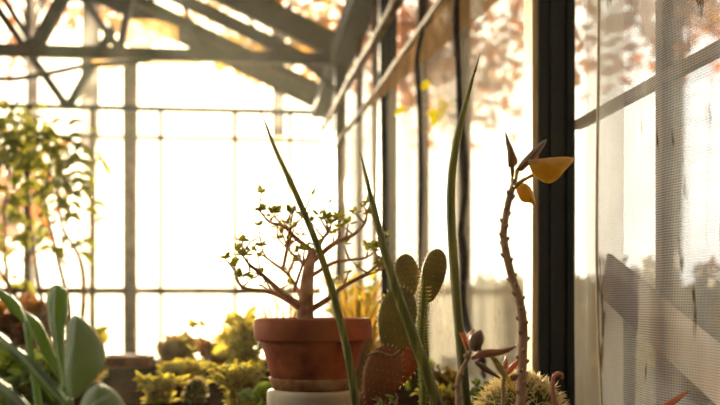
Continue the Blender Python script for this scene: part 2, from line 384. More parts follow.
# end wall
ew = struct(thing('window_5', '', 'window', (-2, EY, 0)), 'bright far end wall of glass in a thin barred frame', 'window')
MB().box((LX, EY, .2), (W, EY + .006, EAVE + .1)).build('pane', GLASS, ew, False)
g = MB(); g.v = [Vector((LX, EY, EAVE)), Vector((W, EY, EAVE)), Vector((RX, EY, RZ))]; g.f = [(0, 1, 2)]; g.build('gable_pane', GLASS, ew, False)
zt = EAVE
for px, w in ((-48, .07), (28, .075), (93, .06), (161, .045), (235, .05), (290, .045)):
    x = P(px, 200, EY).x; MB().box((x - w / 2, EY - .06, .22), (x + w / 2, EY - .012, zt)).build('glazing_bar', WOOD, ew, False)
x = P(131, 200, EY).x; MB().box((x - .072, EY - .09, .0), (x + .072, EY - .012, zt + .5)).build('mullion', WOOD, ew, False)
z = P(130, 291, EY).z; MB().box((LX, EY - .06, z - .04), (W, EY - .012, z + .04)).build('cross_bar', WOOD, ew, False)
z = P(130, 138, EY).z; MB().box((LX, EY - .06, z - .02), (W, EY - .012, z + .02)).build('cross_bar', WOOD, ew, False)
struct(MB().box((LX, EY, 0), (W + .1, EY + .2, .22)).build('wall_back', CONC, None, False), 'low masonry wall under the far end glazing', 'wall')
struct(MB().box((LX - .15, -3, 0), (LX, EY, .88)).build('wall_left', CONC, None, False), 'low masonry wall at the far side of the house', 'wall')

# raised bed
bed = thing('raised_bed', 'long raised planting bed of dark soil under all the plants', 'planting bed', (-.5, 5, 0))
MB().box((-1.9, .7, 0), (-1.85, 4.9, BED + .01)).box((-1.9, .65, 0), (.70, .7, BED + .01)).box((-1.9, 4.9, 0), (.70, 4.95, BED + .01)).box((.66, .7, 0), (.70, 4.9, BED + .01)).build('bed_wall', WOOD, bed, False)
g = MB(); rows = []
for i in range(90):
    y = .7 + 4.2 * i / 89
    rows.append([Vector((-1.85 + 2.51 * k / 24, y, BED - .012 + .02 * noise.noise(Vector((k * .6, y * 5, 0))))) for k in range(25)])
g.quadgrid(rows); g.build('soil', SOIL, bed)

# warm dusty air inside the house, filling it just past the glass
hm = bpy.data.materials.new('golden_haze'); hm.use_nodes = True; n_ = hm.node_tree; n_.nodes.clear()
ho = n_.nodes.new('ShaderNodeOutputMaterial'); hv = n_.nodes.new('ShaderNodeVolumeScatter')
hv.inputs['Color'].default_value = (1, .93, .80, 1); hv.inputs['Density'].default_value = .0004; hv.inputs['Anisotropy'].default_value = .85
n_.links.new(hv.outputs[0], ho.inputs['Volume'])
g = MB(); sec = [(LX - .3, -.2), (W + .2, -.2), (W + .2, EAVE + .32), (RX, RZ + .4), (LX - .3, EAVE + .32)]
g.quadgrid([[Vector((x, -3.2, z)) for x, z in sec], [Vector((x, EY + .3, z)) for x, z in sec]], True)
g.f += [(4, 3, 2, 1, 0), (5, 6, 7, 8, 9)]
tag(g.build('haze', hm, None, False), 'faint golden haze filling the air of the greenhouse', 'haze', None, 'stuff')

# ------------------------------------------------------------------ sheets and poles
def sheet(name, rows, material, label, cat='sheet', th=0):
    m = MB(); m.quadgrid(rows); o = m.build(name, material); tag(o, label, cat); return o

# poles
def pole(name, a, b, r, label):
    m = MB(); n = 40; pts = [a.lerp(b, i / n) + Vector((0, 0, .006 * math.sin(i * .35))) for i in range(n + 1)]
    rad = [r * (1.18 if i % 5 == 0 else 1) * (1 - .25 * i / n) for i in range(n + 1)]
    m.tube(pts, rad, 10); return tag(m.build(name, BAMBOO), label, 'pole')
pA = PW(440, 6, .74); pB = PW(308, 183, .74)
dirp = (pB - pA); p0 = pA - dirp * ((pA.y - 2.56) / dirp.y)
pole('bamboo_pole', p0, pB, .021, 'slanting bamboo pole along the top edge of the long cream sheet')
qA = PW(396, 2, .64); qB = PW(322, 130, .64); q0 = qA - (qB - qA) * .35
pole('bamboo_pole', q0, qB, .026, 'upper bamboo pole crossing in front of the second dark post')

# long wall film hung from the pole
rows = []; NY = 150
for i in range(NY + 1):
    y = 2.54 + (EY - .35 - 2.54) * i / NY; t = (y - p0.y) / (pB.y - p0.y); ztop = p0.z + (pB.z - p0.z) * t - .015
    r = []
    for k in range(29):
        v = k / 28; z = ztop + (BED - .046 - ztop) * v
        x = .765 - .022 * (math.sin(y * 9 + .6 * math.sin(z * 2.5)) * .55 + noise.noise(Vector((y * 2.2, z * .7, 1))) * 1.3) * min(1, .25 + v) - .0 * v
        r.append(Vector((min(x, .792), y, z)))
    rows.append(r)
sheet('plastic_sheet', rows, FILM, 'long cream plastic sheet hanging along the glass wall behind the cacti')
# tapering brown strip below the near end of the pole
rows = []
for i in range(61):
    y = 2.62 + 3.6 * i / 60; t = (y - p0.y) / (pB.y - p0.y); zt_ = p0.z + (pB.z - p0.z) * t - .02; hh = .21 * (1 - i / 60) + .01
    rows.append([Vector((.728 - .006 * math.sin(y * 14), y, zt_ - hh * k / 6)) for k in range(7)])
sheet('tapered_strip', rows, BROWN, 'brown strip tapering below the near part of the slanting pole', 'cloth')
# narrow film by the post
rows = []
for i in range(41):
    y = 2.06 + .30 * i / 40
    rows.append([Vector((.801 - .003 * math.sin(y * 30) - .003 * noise.noise(Vector((y * 6, z * 2, 3))), y, z)) for z in [BED - .04 + (H + 1.4 - BED) * k / 24 for k in range(25)]])
sheet('plastic_sheet', rows, FILMN, 'narrow cream plastic strip between dark post and woven cloth')
# woven shade cloth, near right
rows = []
for i in range(71):
    u = i / 70; r = []
    for k in range(49):
        z = BED - .03 + (H + .95 - BED) * k / 48
        edge = PW(600, HORIZON, .725).y + .012 * math.sin(z * 6) - .05 * max(0, H - z) * 1.2
        y = edge + (1.0 - edge) * u
        x = .725 - .006 * math.sin(y * 22 + z * 2 * math.sin(z * 1.3)) * (1 - .3 * u) - .014 * noise.noise(Vector((y * 4.5, z * 2.2, 5)))
        r.append(Vector((x, y, z)))
    rows.append(r)
hem = [q.copy() for q in rows[0]]
ckt = sheet('shade_cloth', rows, CLOTH, 'pale woven shade cloth with painted brown leaf shadows right of the dark post', 'cloth')
MB().tube(hem, [.0035], 6).build('hem', BATTEN, ckt)
# film on the end wall
rows = []
x0 = P(60, 200, EY).x; x1 = P(296, 200, EY).x
for i in range(101):
    u = i / 100; x = x0 + (x1 - x0) * u; ztop = P(60 + 236 * u, 147 - 12 * u + 4 * math.sin(u * 17) + 2 * math.sin(u * 41), EY).z; zb = P(100, 374, EY).z
    rows.append([Vector((x, EY - .007 - .003 * math.sin(x * 14 + k * .2), ztop + (zb - ztop) * k / 16)) for k in range(17)])
sheet('plastic_sheet', rows, ENDFILM, 'sunlit cream plastic sheet with a wavy top edge on far end wall')
# draped cloth under the roof
rows = []
for i in range(41):
    u = i / 40; r = []
    for k in range(9):
        v = k / 8; px = 98 + 80 * u + 8 * v * (1 - u); py = 10 + 18 * u + 3 * math.sin(u * 6) + (32 - 12 * u - 5 * math.sin(u * 9)) * v * min(1, u * 3 + .25)
        r.append(P(px, py, 8.75 + .08 * math.sin(u * 16) + .25 * v))
    rows.append(r)
sheet('roof_drape', rows, DRAPE, 'glowing tan cloth draped under the roof above the tie beam', 'cloth')
rows = []
for i in range(41):
    u = i / 40; r = []
    for k in range(7):
        v = k / 6; px = 92 + 108 * u; py = 52 + 8 * u + (13 + 5 * math.sin(u * 11)) * v
        r.append(P(px, py, TY + .16 + .05 * math.sin(u * 22) + .02 * v))
    rows.append(r)
sheet('roof_drape', rows, DRAPE, 'tan cloth bunched along the underside of the tie beam', 'cloth')
m = MB().tube([P(-30, 76, 7.9), P(10, 79, 7.9), P(50, 73, 7.9), P(85, 66, 7.9), P(120, 63, 8.0), P(150, 60, 8.16)], [.022], 8, 6)
tag(m.build('hose', IRON), 'dark sagging hose slung below the tie beam', 'hose')

# ------------------------------------------------------------------ pot and jade plant
YP = 2.15; pc = P(313, 318, YP); px_m = YP / 1000 * 1.005
zr = pc.z; zrim = P(313, 340, YP).z; zb = P(313, 389, YP).z
base = Vector((pc.x, YP, zb))
st = MB().lathe((pc.x, YP, 0), [(.085, BED - .02), (.096, BED - .02), (.099, zb - .014), (.098, zb - .004), (.094, zb), (.0, zb)], 40)
tag(st.build('pot_stand', WHITE), 'round white stone stand under the large terracotta pot', 'pot stand')
pot = thing('terracotta_pot', 'large weathered terracotta pot holding the branching jade plant', 'plant pot', base)
R0 = 58 * px_m
ZB = zb + .001
MB().lathe((pc.x, YP, 0), [(.0, ZB), (.084, ZB), (.091, ZB + .028), (.0915, ZB + .03), (R0 - .012, zrim), (R0 - .014, zrim + .004), (R0 - .03, zrim), (.07, ZB + .02), (0, ZB + .02)], 56).build('body', TERRA, pot)
MB().lathe((pc.x, YP, 0), [(.0865, ZB + .001), (.0935, ZB + .018), (.0930, ZB + .025), (.0885, ZB + .025), (.0855, ZB + .001)], 56).build('lime_crust', CRUST, pot)
MB().lathe((pc.x, YP, 0), [(R0 - .014, zrim - .001), (R0 - .001, zrim), (R0 + .001, zrim + .004), (R0 + .001, zr - .005), (R0 - .003, zr), (R0 - .012, zr), (R0 - .015, zr - .004), (R0 - .017, zrim)], 56).build('rim', TERRA_R, pot)
MB().lathe((pc.x, YP, 0), [(0, zr - .03), (R0 - .018, zr - .03), (R0 - .018, zr - .012), (0, zr - .006)], 40).build('soil', SOIL, pot)

jade = thing('jade_plant', 'bare-branched jade plant with leaf tufts growing in the terracotta pot', 'plant', (pc.x, YP, zr - .012))
def ppx(px): return px * px_m
m = MB()
m.tube([P(305, 324, YP), P(306, 305, YP), P(307, 282, YP), P(310, 262, YP), P(312, 248, YP)], [ppx(9), ppx(7.5), ppx(6.5), ppx(5), ppx(3.2)], 12, 5)
m.build('trunk', BARK, jade)
br = [
 ([(311, 250), (296, 238), (283, 226), (270, 222), (259, 210)], 3.2, -.05), ([(305, 265), (290, 251), (278, 238)], 2.2, .04),
 ([(303, 306), (283, 293), (260, 273), (250, 265), (242, 255)], 3.6, -.07), ([(300, 308), (274, 293), (243, 287), (234, 266)], 3.6, -.02),
 ([(301, 296), (287, 274), (267, 258), (262, 246)], 2.6, .08), ([(312, 262), (333, 244), (353, 235), (365, 223), (367, 214)], 3.2, .0),
 ([(311, 276), (333, 263), (350, 260), (367, 257), (376, 248)], 2.6, .09), ([(308, 312), (328, 299), (343, 287), (367, 273), (382, 262)], 3.8, -.06),
 ([(355, 280), (368, 275), (381, 270)], 2, -.04), ([(313, 258), (323, 238), (328, 232), (325, 219)], 2.2, -.09), ([(331, 246), (340, 234), (337, 219)], 2, .02),
 ([(283, 270), (287, 247), (289, 233), (302, 217)], 2.2, -.06), ([(293, 292), (303, 264), (304, 250)], 2.2, -.08), ([(346, 239), (348, 224)], 1.6, .01),
 ([(262, 276), (250, 272), (240, 277)], 1.4, -.07), ([(270, 222), (276, 213)], 1.3, -.05), ([(366, 258), (368, 247)], 1.3, .08), ([(283, 226), (290, 214)], 1.2, -.05)]
fol = MB(); bm_ = MB()
def tuft(m, c, n, s, up=Vector((0, 0, 1))):
    for k in range(n):
        a = rnd(0, 6.28); e = rnd(.1, 1.2); d = Vector((math.cos(a) * math.cos(e), math.sin(a) * math.cos(e), math.sin(e)))
        p = c + d * s * .25; q = p + d * s * rnd(.7, 1.2); nn = Vector((-d.z * math.cos(a), -d.z * math.sin(a), math.cos(e)))
        m.leaf([p, q], s * .62, nn, .1, s * .14, 5, 2)
for pts, w, dy in br:
    n = len(pts); wp = [P(x + rnd(-.5, .5), y, YP + dy * (i / (n - 1)) ** .8) for i, (x, y) in enumerate(pts)]
    bm_.tube(wp, [ppx(w * .85), ppx(w * .68), ppx(w * .55), ppx(w * .42), ppx(.8)], 8, 5)
    tuft(fol, wp[-1], 7, .017)
    if n > 2:
        for _ in range(5 if n > 3 else 2):
            i = random.randint(1, n - 1); c = wp[i] + Vector((rnd(-.03, .03), rnd(-.04, .04), rnd(.008, .042)))
            bm_.tube([wp[i], c], [ppx(1.1), ppx(.7)], 6); tuft(fol, c, random.randint(3, 6), .015)
bm_.build('branches', BARK, jade); fol.build('foliage', JLEAF, jade)

# ------------------------------------------------------------------ snake plant: three round spears
YS = 1.45; sx = YS / 1000
snake = thing('snake_plant', 'snake plant with three tall round green spear leaves in front of everything', 'plant', P(425, 470, YS) * 1 - Vector((0, 0, 0)))
snake.location = Vector((P(430, 400, YS).x, YS, BED))
def spear(pts, ws, Y, dY):
    n = len(pts); wp = [P(x, y, Y + dY * i / (n - 1)) for i, (x, y) in enumerate(pts)]
    last = wp[-1]; d = (wp[-1] - wp[-2]); d = d / max(-d.z, .01)
    wp.append(last + Vector((d.x * .4, 0, -1)) * max(.005, last.z - BED + .02)); ws = ws + [ws[-1]]
    m = MB(); m.tube(wp, [w / 2 * sx for w in ws], 14, 8, .13); o = m.build('leaf', SPEAR, snake)
    m = MB(); t = spline(wp[:2], 6) if False else [wp[0].lerp(wp[1], k / 6) for k in range(4)]
    t[0] = t[0] + (wp[0] - wp[1]) * .15
    m.tube(t, [.0003, ws[0] / 2 * sx + .0005, (ws[0] * .65 + ws[1] * .35) / 2 * sx + .0006], 10); m.build('dry_tip', SPEARTIP, o)
spear([(262, 114), (275, 148), (297, 196), (318, 247), (335, 300), (348, 355), (356, 405), (361, 440)], [1, 4.2, 6.3, 7, 7.6, 8.2, 8.6, 9], YS - .05, .03)
spear([(361, 156), (368, 185), (378, 225), (388, 262), (398, 295), (411, 330), (425, 368), (438, 405), (452, 440)], [1, 5, 7.5, 9, 10.2, 11.2, 12.4, 13.5, 14], YS - .02, 0)
spear([(479, 57), (470, 88), (461, 122), (453, 165), (451, 205), (453, 250), (458, 315), (464, 380), (467, 420)], [.8, 4, 7.5, 8.8, 9.4, 9.8, 10.4, 10.8, 11], YS + .06, .0)

# ------------------------------------------------------------------ prickly pear
YC = 1.95; cx = YC / 1000
pear = thing('prickly_pear', 'prickly pear cactus with flat oval pads right of the terracotta pot', 'cactus', (P(385, 400, YC).x, YC, BED))
def pad(cxp, cyp, w, h, ang, dY, material, yaw=0):
    c = P(cxp, cyp, YC + dY); a = math.radians(ang)
    ax = Matrix.Rotation(math.radians(yaw), 3, 'Z') @ Matrix.Rotation(a, 3, 'Y') @ Matrix.Diagonal((w / 2 * cx, .011, h / 2 * cx))
    m = MB(); m.ellipsoid(c, ax, 20, 14)
    for i, v in enumerate(m.v):            # egg shape: narrower at the foot
        l = ax.inverted() @ (v - c); m.v[i] = c + ax @ Vector((l.x * (1 + .18 * l.z), l.y, l.z))
    o = m.build('pad', material, pear)
    s = MB()
    for i in range(-3, 4):
        for j in range(-4, 5):
            u, v = (i + .5 * (j % 2)) / 3.6, j / 4.6
            if u * u + v * v > .93: continue
            yy = -math.sqrt(max(0, 1 - u * u - v * v))
            for sg in (1, -1):
                q = c + ax @ Vector((u, yy * sg, v)); dn = (ax @ Vector((u * .3, yy * sg, v * .3))).normalized()
                for _ in range(1):
                    d = (Vector((0, -sg, 0)) + Vector((rnd(-.6, .6), 0, rnd(-.6, .6))) + dn * .5).normalized(); s.tube([q, q + d * .0045], [.0005, .0002], 3)
    for k in range(34):
        a2 = 6.283 * k / 34; q = c + ax @ Vector((math.cos(a2) * (1 + .18 * math.sin(a2)), 0, math.sin(a2))); d = (q - c).normalized()
        s.tube([q - d * .001, q + d * .005], [.0011, .0003], 3)
    sp = s.build('spines', SPINE, o); sp['kind'] = 'stuff'
pad(407, 277, 28, 48, -6, .06, PAD, 20); pad(433, 276, 25, 58, 12, .05, PAD, -15)
pad(397, 322, 40, 72, 8, .0, PAD, 8); pad(382, 378, 40, 66, 14, -.02, PADB, 5); pad(406, 362, 26, 62, 28, .015, PADB, -10)
pad(374, 415, 34, 60, -6, .0, PADB, 0)
st = MB().tube([P(376, 425, YC), P(377, 470, YC), (P(377, 470, YC).x, YC, BED - .02)], [.018, .02], 10); st.build('trunk', PADB, pear)
ol = MB().tube([P(367, 356, YC - .03), P(378, 352, YC - .03), P(392, 356, YC - .035), P(400, 350, YC - .04)], [.002, .0026, .002], 6, 4)
ol.build('dry_twig', BARK, pear)

# column cactus
YK = 1.72; kx = YK / 1000
col = thing('column_cactus', 'slim upright ribbed green cactus just right of the middle spear', 'cactus', (P(424, 400, YK).x, YK, BED))
pts = [P(424, 276, YK), P(424, 300, YK), P(422, 325, YK), P(422, 345, YK), P(424, 372, YK), P(424, 410, YK)]; pts.append(Vector((pts[-1].x, YK, BED - .02)))
m = MB(); m.tube(pts, [.002, .0085, .0075, .011, .0115, .0095, .009, .009], 10, 6, .28); m.build('stem', COLUMN, col)
s = MB(); sp = spline(pts, 14)
for i, p in enumerate(sp[8::2]):
    for k in range(5):
        a = 6.283 * k / 5; d = Vector((math.cos(a), math.sin(a), .25)).normalized(); s.tube([p + d * .006, p + d * .0135], [.0013, .0003], 3)
o = s.build('spines', SPINE, col); o['kind'] = 'stuff'

# ------------------------------------------------------------------ barrel cactus
YB = 1.62; bx = YB / 1000; bc = P(521, 418, YB)
bar = thing('barrel_cactus', 'round golden barrel cactus bristling with pale spines beside the dark post', 'cactus', (bc.x, YB, BED))
rb = .066; m = MB(); m.ellipsoid(bc, Matrix.Diagonal((rb, rb, rb * .95)), 44, 18, .07); m.build('body', BARREL, bar)
MB().ellipsoid(bc + Vector((0, 0, rb * .92)), Matrix.Diagonal((.016, .016, .006)), 16, 8).build('woolly_crown', SPINE, bar)
s = MB()
for k in range(22):
    a = 6.283 * k / 22
    for j in range(13):
        e = -.25 + 1.72 * j / 12; d = Vector((math.cos(a) * math.cos(e), math.sin(a) * math.cos(e), math.sin(e))); q = bc + Vector((d.x * rb, d.y * rb, d.z * rb * .95))
        for _ in range(5):
            dd = (d + Vector((rnd(-.8, .8), rnd(-.8, .8), rnd(-.6, .8)))).normalized(); L = rnd(.014, .026)
            s.tube([q, q + dd * L * .55 + d * .001, q + dd * L + Vector((0, 0, -.0015))], [.0009, .0007, .0003], 3)
o = s.build('spines', SPINE, bar); o['kind'] = 'stuff'

# ------------------------------------------------------------------ scarred stem plant with golden leaf
YT = 1.5; tx = YT / 1000
sp_ = thing('scarred_stem_plant', 'tall bare scarred stem with a few folded golden leaves at its tip', 'plant', (P(521, 403, YT).x, YT, BED))
pts = [(516, 176), (513, 186), (508, 204), (504, 228), (504, 240), (507, 257), (512, 277), (518, 295), (522, 315), (523, 335), (522, 365), (521, 405)]
wp = [P(x, y, YT) for x, y in pts]; wp.append(Vector((wp[-1].x, YT, BED - .02)))
m = MB(); m.tube(wp, [2.4 * tx, 3.2 * tx, 3.6 * tx, 3.9 * tx, 4.1 * tx, 4.5 * tx, 4.9 * tx, 5.2 * tx, 5.2 * tx], 12, 6)
sm = spline(wp, 8)
dist = 0; side = 0
for i in range(1, len(sm)):
    dist += (sm[i] - sm[i - 1]).length
    if dist > .0052:
        dist = 0; side += 1; p = sm[i]; t = (sm[i] - sm[i - 1]).normalized(); a = side * 2.4; r = lerpl([2.2, 3.2, 3.6, 4, 4.6, 5, 5], i / (len(sm) - 1)) * tx
        d = Vector((math.cos(a), math.sin(a), 0)); m.tube([p + d * r * .5 + t * .003, p + d * r * 1.1, p + d * (r + .0036) - t * .0012], [.0042, .0034, .0014], 6)
m.build('stem', SSTEM, sp_)
def leafpart(parent, outline, Y, material, bulge=.01, lean=0, rib=None, name='leaf', pet=None, pr=.0016, th=.0015):
    m = MB().blade(outline, Y, th, bulge, lean)
    if pet: m.tube([P(x, y, Y if i else Y) for i, (x, y) in enumerate(pet)], [pr * 1.3, pr], 8, 4)
    o = m.build(name, material, parent)
    return o
l = leafpart(sp_, [(528, 160), (545, 158), (560, 157), (574, 158), (571, 164), (564, 171), (557, 180), (549, 183), (540, 179), (534, 174), (530, 167)], YT - .02, GOLD, .022, pet=[(515, 187), (522, 181), (533, 175)], pr=.0026)
l['label'] = 'broad golden backlit leaf'
leafpart(sp_, [(505, 130), (508, 137), (514, 151), (518, 161), (515, 166), (512, 168), (508, 165), (507, 152), (505, 140)], YT + .01, BRNLEAF, .008, pet=[(512, 166), (513, 176), (514, 184)], pr=.0026)
leafpart(sp_, [(516, 170), (521, 162), (530, 152), (541, 142), (547, 139), (545, 145), (537, 157), (529, 165), (522, 171)], YT - .005, BRNLEAF, .010, pet=[(518, 170), (516, 178), (514, 184)], pr=.002)
leafpart(sp_, [(516, 190), (519, 185), (524, 183), (530, 187), (534, 195), (536, 207), (531, 203), (522, 201)], YT + .012, GOLD, .010, pet=[(513, 189), (517, 187)], pr=.002)
leafpart(sp_, [(514, 180), (515, 172), (517, 168), (518, 173), (517, 180)], YT - .012, PALELEAF, .003)

# ------------------------------------------------------------------ reddish succulent, dry rosette, pink stub, orange leaf
YR = 1.38; rx = YR / 1000
red = thing('reddish_succulent', 'small reddish succulent with one long leaf pointing right', 'plant', (P(458, 405, YR).x, YR, BED))
pts = [P(471, 350, YR), P(468, 358, YR), P(462, 370, YR), P(458, 382, YR), P(458, 405, YR)]; pts.append(Vector((pts[-1].x, YR, BED - .02)))
m = MB().tube(pts, [.0022, .003, .0036, .004, .0042], 10, 6)
for x, y in ((467, 356), (461, 374), (457, 386), (459, 397)): m.ellipsoid(P(x, y, YR), Matrix.Diagonal((.0052, .005, .004)), 10, 6)
m.build('stem', SSTEM, red)
leafpart(red, [(471, 358), (478, 352), (487, 349), (500, 349), (516, 346), (509, 352), (498, 356), (486, 358), (477, 359), (472, 360)], YR - .005, REDLEAF, .007)
leafpart(red, [(470, 348), (469, 341), (471, 335), (476, 332), (481, 330), (484, 338), (482, 345), (478, 351), (473, 351)], YR - .01, BRNLEAF, .008)
leafpart(red, [(459, 332), (462, 333), (465, 333), (467, 340), (470, 350), (467, 350), (464, 345), (462, 338)], YR, REDLEAF, .004)
leafpart(red, [(467, 336), (471, 331), (475, 329), (473, 334), (469, 341)], YR + .008, REDLEAF, .003)
leafpart(red, [(474, 361), (482, 363), (492, 370), (501, 378), (497, 378), (487, 373), (478, 367)], YR + .01, BRNLEAF, .004)

YD = 1.42
ro = thing('leafy_succulent', 'small succulent with narrow folded leaves standing before the barrel cactus', 'plant', (P(503, 405, YD).x, YD, BED))
pts = [P(504, 372, YD), P(503, 388, YD), P(503, 405, YD)]; pts.append(Vector((pts[-1].x, YD, BED - .02)))
MB().tube(pts, [.002, .003, .0034], 8, 4).build('stem', SSTEM, ro)
for o_, mt in (([(493, 360), (499, 361), (506, 371), (512, 382), (517, 395), (511, 389), (503, 378), (496, 368)], PALELEAF), ([(506, 356), (508, 362), (507, 371), (503, 375), (502, 368)], REDLEAF),
              ([(519, 359), (518, 365), (511, 373), (506, 376), (508, 369), (513, 363)], REDLEAF), ([(519, 374), (517, 379), (508, 382), (505, 380), (511, 375)], BRNLEAF),
              ([(489, 356), (496, 357), (499, 362), (494, 363)], PALELEAF)):
    leafpart(ro, o_, YD + rnd(-.01, .01), mt, .004)

YN = 1.4
pk = thing('pink_succulent', 'pink succulent stem with a curled tip at the right of the barrel cactus', 'plant', (P(553, 405, YN).x, YN, BED))
pts = [P(562, 379, YN), P(561, 375, YN), P(557, 374, YN), P(553, 379, YN), P(553, 392, YN), P(554, 405, YN)]; pts.append(Vector((pts[-1].x, YN, BED - .02)))
MB().tube(pts, [.002, .0036, .0036, .0032, .0034, .0036, .0038], 10, 6).build('stem', PINK, pk)
MB().ellipsoid(P(560, 375, YN - .004), Matrix.Diagonal((.005, .003, .003)), 10, 6).build('tip', REDLEAF, pk)

YO = 1.4
og = thing('orange_leaf_plant', 'orange pointed leaf rising at the foot of the shade cloth', 'plant', (P(655, 405, YO).x, YO, BED))
MB().leaf([P(648, 440, YO), P(662, 412, YO), P(676, 400, YO), P(688, 391, YO)], .012, (-.3, -.5, 1), .25, .002).build('leaf', REDLEAF, og)
MB().leaf([P(646, 440, YO), P(640, 425, YO + .02), P(630, 414, YO + .03)], .012, (.3, -.5, 1), .25, .002).build('leaf', REDLEAF, og)
p = P(648, 436, YO); MB().tube([p, Vector((p.x, YO, BED - .02))], [.004, .005], 8).build('stem', SSTEM, og)

# ------------------------------------------------------------------ broad-leaved plant at left
YL = 1.2
bl = thing('broad_leaved_plant', 'large grey-green broad-leaved plant rising at lower left', 'plant', (P(60, 405, YL).x, YL, BED))
L = [([(70, 397), (65, 375), (65, 353), (66, 332), (69, 319), (75, 315), (83, 319), (91, 327), (99, 338), (104, 350), (105, 363), (100, 373), (94, 381), (84, 391), (76, 398)], 0, BIGLEAF, .02, [(73, 398), (72, 370), (76, 340), (76, 317)]),
     ([(63, 385), (57, 355), (50, 330), (47, 305), (49, 292), (55, 285), (62, 287), (68, 293), (68, 310), (64, 335), (65, 360), (69, 388)], .06, BIGDARK, .02, [(66, 388), (60, 350), (57, 315), (56, 287)]),
     ([(78, 412), (84, 396), (91, 387), (101, 384), (113, 391), (124, 404), (130, 418), (110, 424), (90, 424)], -.10, BIGLEAF, .02, [(84, 420), (98, 402), (112, 394)]),
     ([(-14, 280), (2, 290), (16, 300), (22, 310), (26, 324), (14, 315), (0, 299), (-14, 288)], .08, BIGDARK, .01, None),
     ([(24, 311), (37, 319), (46, 333), (55, 355), (64, 384), (54, 372), (43, 356), (33, 338)], .05, BIGDARK, .012, None),
     ([(-12, 324), (2, 335), (16, 346), (34, 360), (52, 381), (70, 406), (62, 410), (50, 397), (36, 376), (18, 360), (-2, 345)], -.03, BIGDARK, .014, [(-8, 332), (20, 352), (44, 378), (66, 406)]),
     ([(-12, 372), (0, 380), (14, 390), (26, 402), (34, 416), (20, 414), (6, 400), (-10, 386)], -.08, BIGLEAF, .01, [(-6, 380), (14, 396), (28, 412)])]
for outl, dY, mt, bu, rib in L:
    o = leafpart(bl, outl, YL + dY, mt, bu, 0, th=.002)
    if rib: MB().tube([P(x, y, YL + dY) + Vector((0, -bu * math.sin(math.pi * min(1, .12 + i / (len(rib) - .5))) ** .6 - .003, 0)) for i, (x, y) in enumerate(rib)], [.0022, .0016, .0008], 6, 5).build('midrib', MIDRIB, o)
m = MB()
b0 = Vector((P(58, 405, YL).x, YL, BED - .02))
for x, y, dY in ((71, 398, 0), (66, 388, .06), (84, 420, -.1), (64, 384, .05), (66, 406, -.03), (26, 412, -.08), (26, 322, .08)):
    m.tube([b0, b0.lerp(P(x, y, YL + dY), .6) + Vector((0, 0, .01)), P(x, y, YL + dY)], [.007, .005, .0035], 8, 5)
m.build('stalks', BIGDARK, bl)

# ------------------------------------------------------------------ background planting
def bush(name, label, cat, px, py_top, Y, wpx, material, n=160, ls=.05, stems=6, group=None, bushy=.95, flat_=False, stemmat=None, base_z=None, asp=.55):
    """a plant rooted in the bed whose crown tops out at py_top"""
    c = P(px, py_top, Y); hgt = max(.05, c.z - BED); rw = wpx * Y / 2000
    o = thing(name, label, cat, (c.x, Y, BED), group)
    st = MB(); lf = MB()
    for k in range(stems):
        a = rnd(0, 6.28); d = Vector((math.cos(a) * rw * rnd(.2, .9), math.sin(a) * rw * rnd(.2, .7), hgt * rnd(.65, 1)))
        b = Vector((c.x + rnd(-.02, .02), Y + rnd(-.02, .02), BED - .02)); e = Vector((c.x, Y, BED)) + d
        mid = b.lerp(e, .5) + Vector((-d.x * .15, 0, .02)); sp = spline([b, mid, e], 6); st.tube(sp, [.006, .004, .0015], 5)
        for q in range(n // stems):
            t = 1 - (1 - bushy) * 0 - rnd(0, bushy + .3 * (1 - bushy)); i = max(1, min(len(sp) - 1, int(t * (len(sp) - 1)))); p = sp[i].lerp(sp[i - 1], random.random())
            a2 = rnd(0, 6.28); el = rnd(-.3, 1.0); dv = Vector((math.cos(a2) * math.cos(el), math.sin(a2) * math.cos(el), math.sin(el)))
            p = p + dv * rw * .18 * random.random(); s_ = ls * rnd(.6, 1.3)
            lf.leaf([p, p + dv * s_ * .5 + Vector((0, 0, .1 * s_)), p + dv * s_], s_ * asp, (rnd(-.5, .5), rnd(-1, .2), 1), .15, .0008, 2, 2)
    st.build('stems', stemmat or BARK, o); lf.build('foliage', material, o); return o

def grasses(name, label, px, Y, wpx, py_top, material, n=60, w=.008):
    c = P(px, py_top, Y); o = thing(name, label, 'plant', (c.x, Y, BED)); lf = MB()
    for k in range(n):
        b = Vector((c.x + rnd(-.04, .04), Y + rnd(-.05, .05), BED - .02)); h = (c.z - BED) * rnd(.5, 1.05); dx = rnd(-1, 1) * wpx * Y / 2000; dy = rnd(-.1, .1)
        lf.leaf([b, b + Vector((dx * .25, dy * .3, h * .6)), b + Vector((dx, dy, h))], w, (rnd(-.6, .6), -1, .3), .2, .0006, 5, 2, prof=[.7, 1, .8, .05])
    lf.build('blades', material, o); return o

bush('yellow_bush', 'sunlit yellow-leaved bush left of the pot', 'bush', 240, 364, 2.75, 80, GREEN2, 1100, .020, 26)
bush('green_shrub', 'low green plant in front of the small ball cactus', 'plant', 158, 380, 2.9, 74, GREEN2, 700, .022, 20)
bush('yellow_bush', 'bright yellow-green bush directly behind the left of the pot', 'bush', 246, 318, 3.5, 60, GREEN2, 420, .04, 14)
bush('brown_bush', 'rounded brown bush standing behind the ball cactus', 'bush', 218, 345, 4.2, 74, BROWNB, 1300, .03, 26, bushy=.8)
bush('green_shrub', 'dark green plant under the trough at far left of the mullion', 'plant', 30, 366, 2.6, 130, GREEN1, 420, .06, 14)
bush('brown_bush', 'wide brownish bush seen behind the broad leaves', 'bush', 20, 304, 4.7, 130, BROWNB, 600, .08, 18, bushy=.8)
bush('green_shrub', 'leafy green shrub behind the trough by the end wall', 'plant', 180, 346, 4.7, 70, GREEN3, 420, .07, 14)
bush('green_shrub', 'low golden plants right of the trough', 'plant', 190, 372, 3.6, 78, GREEN2, 750, .026, 22)
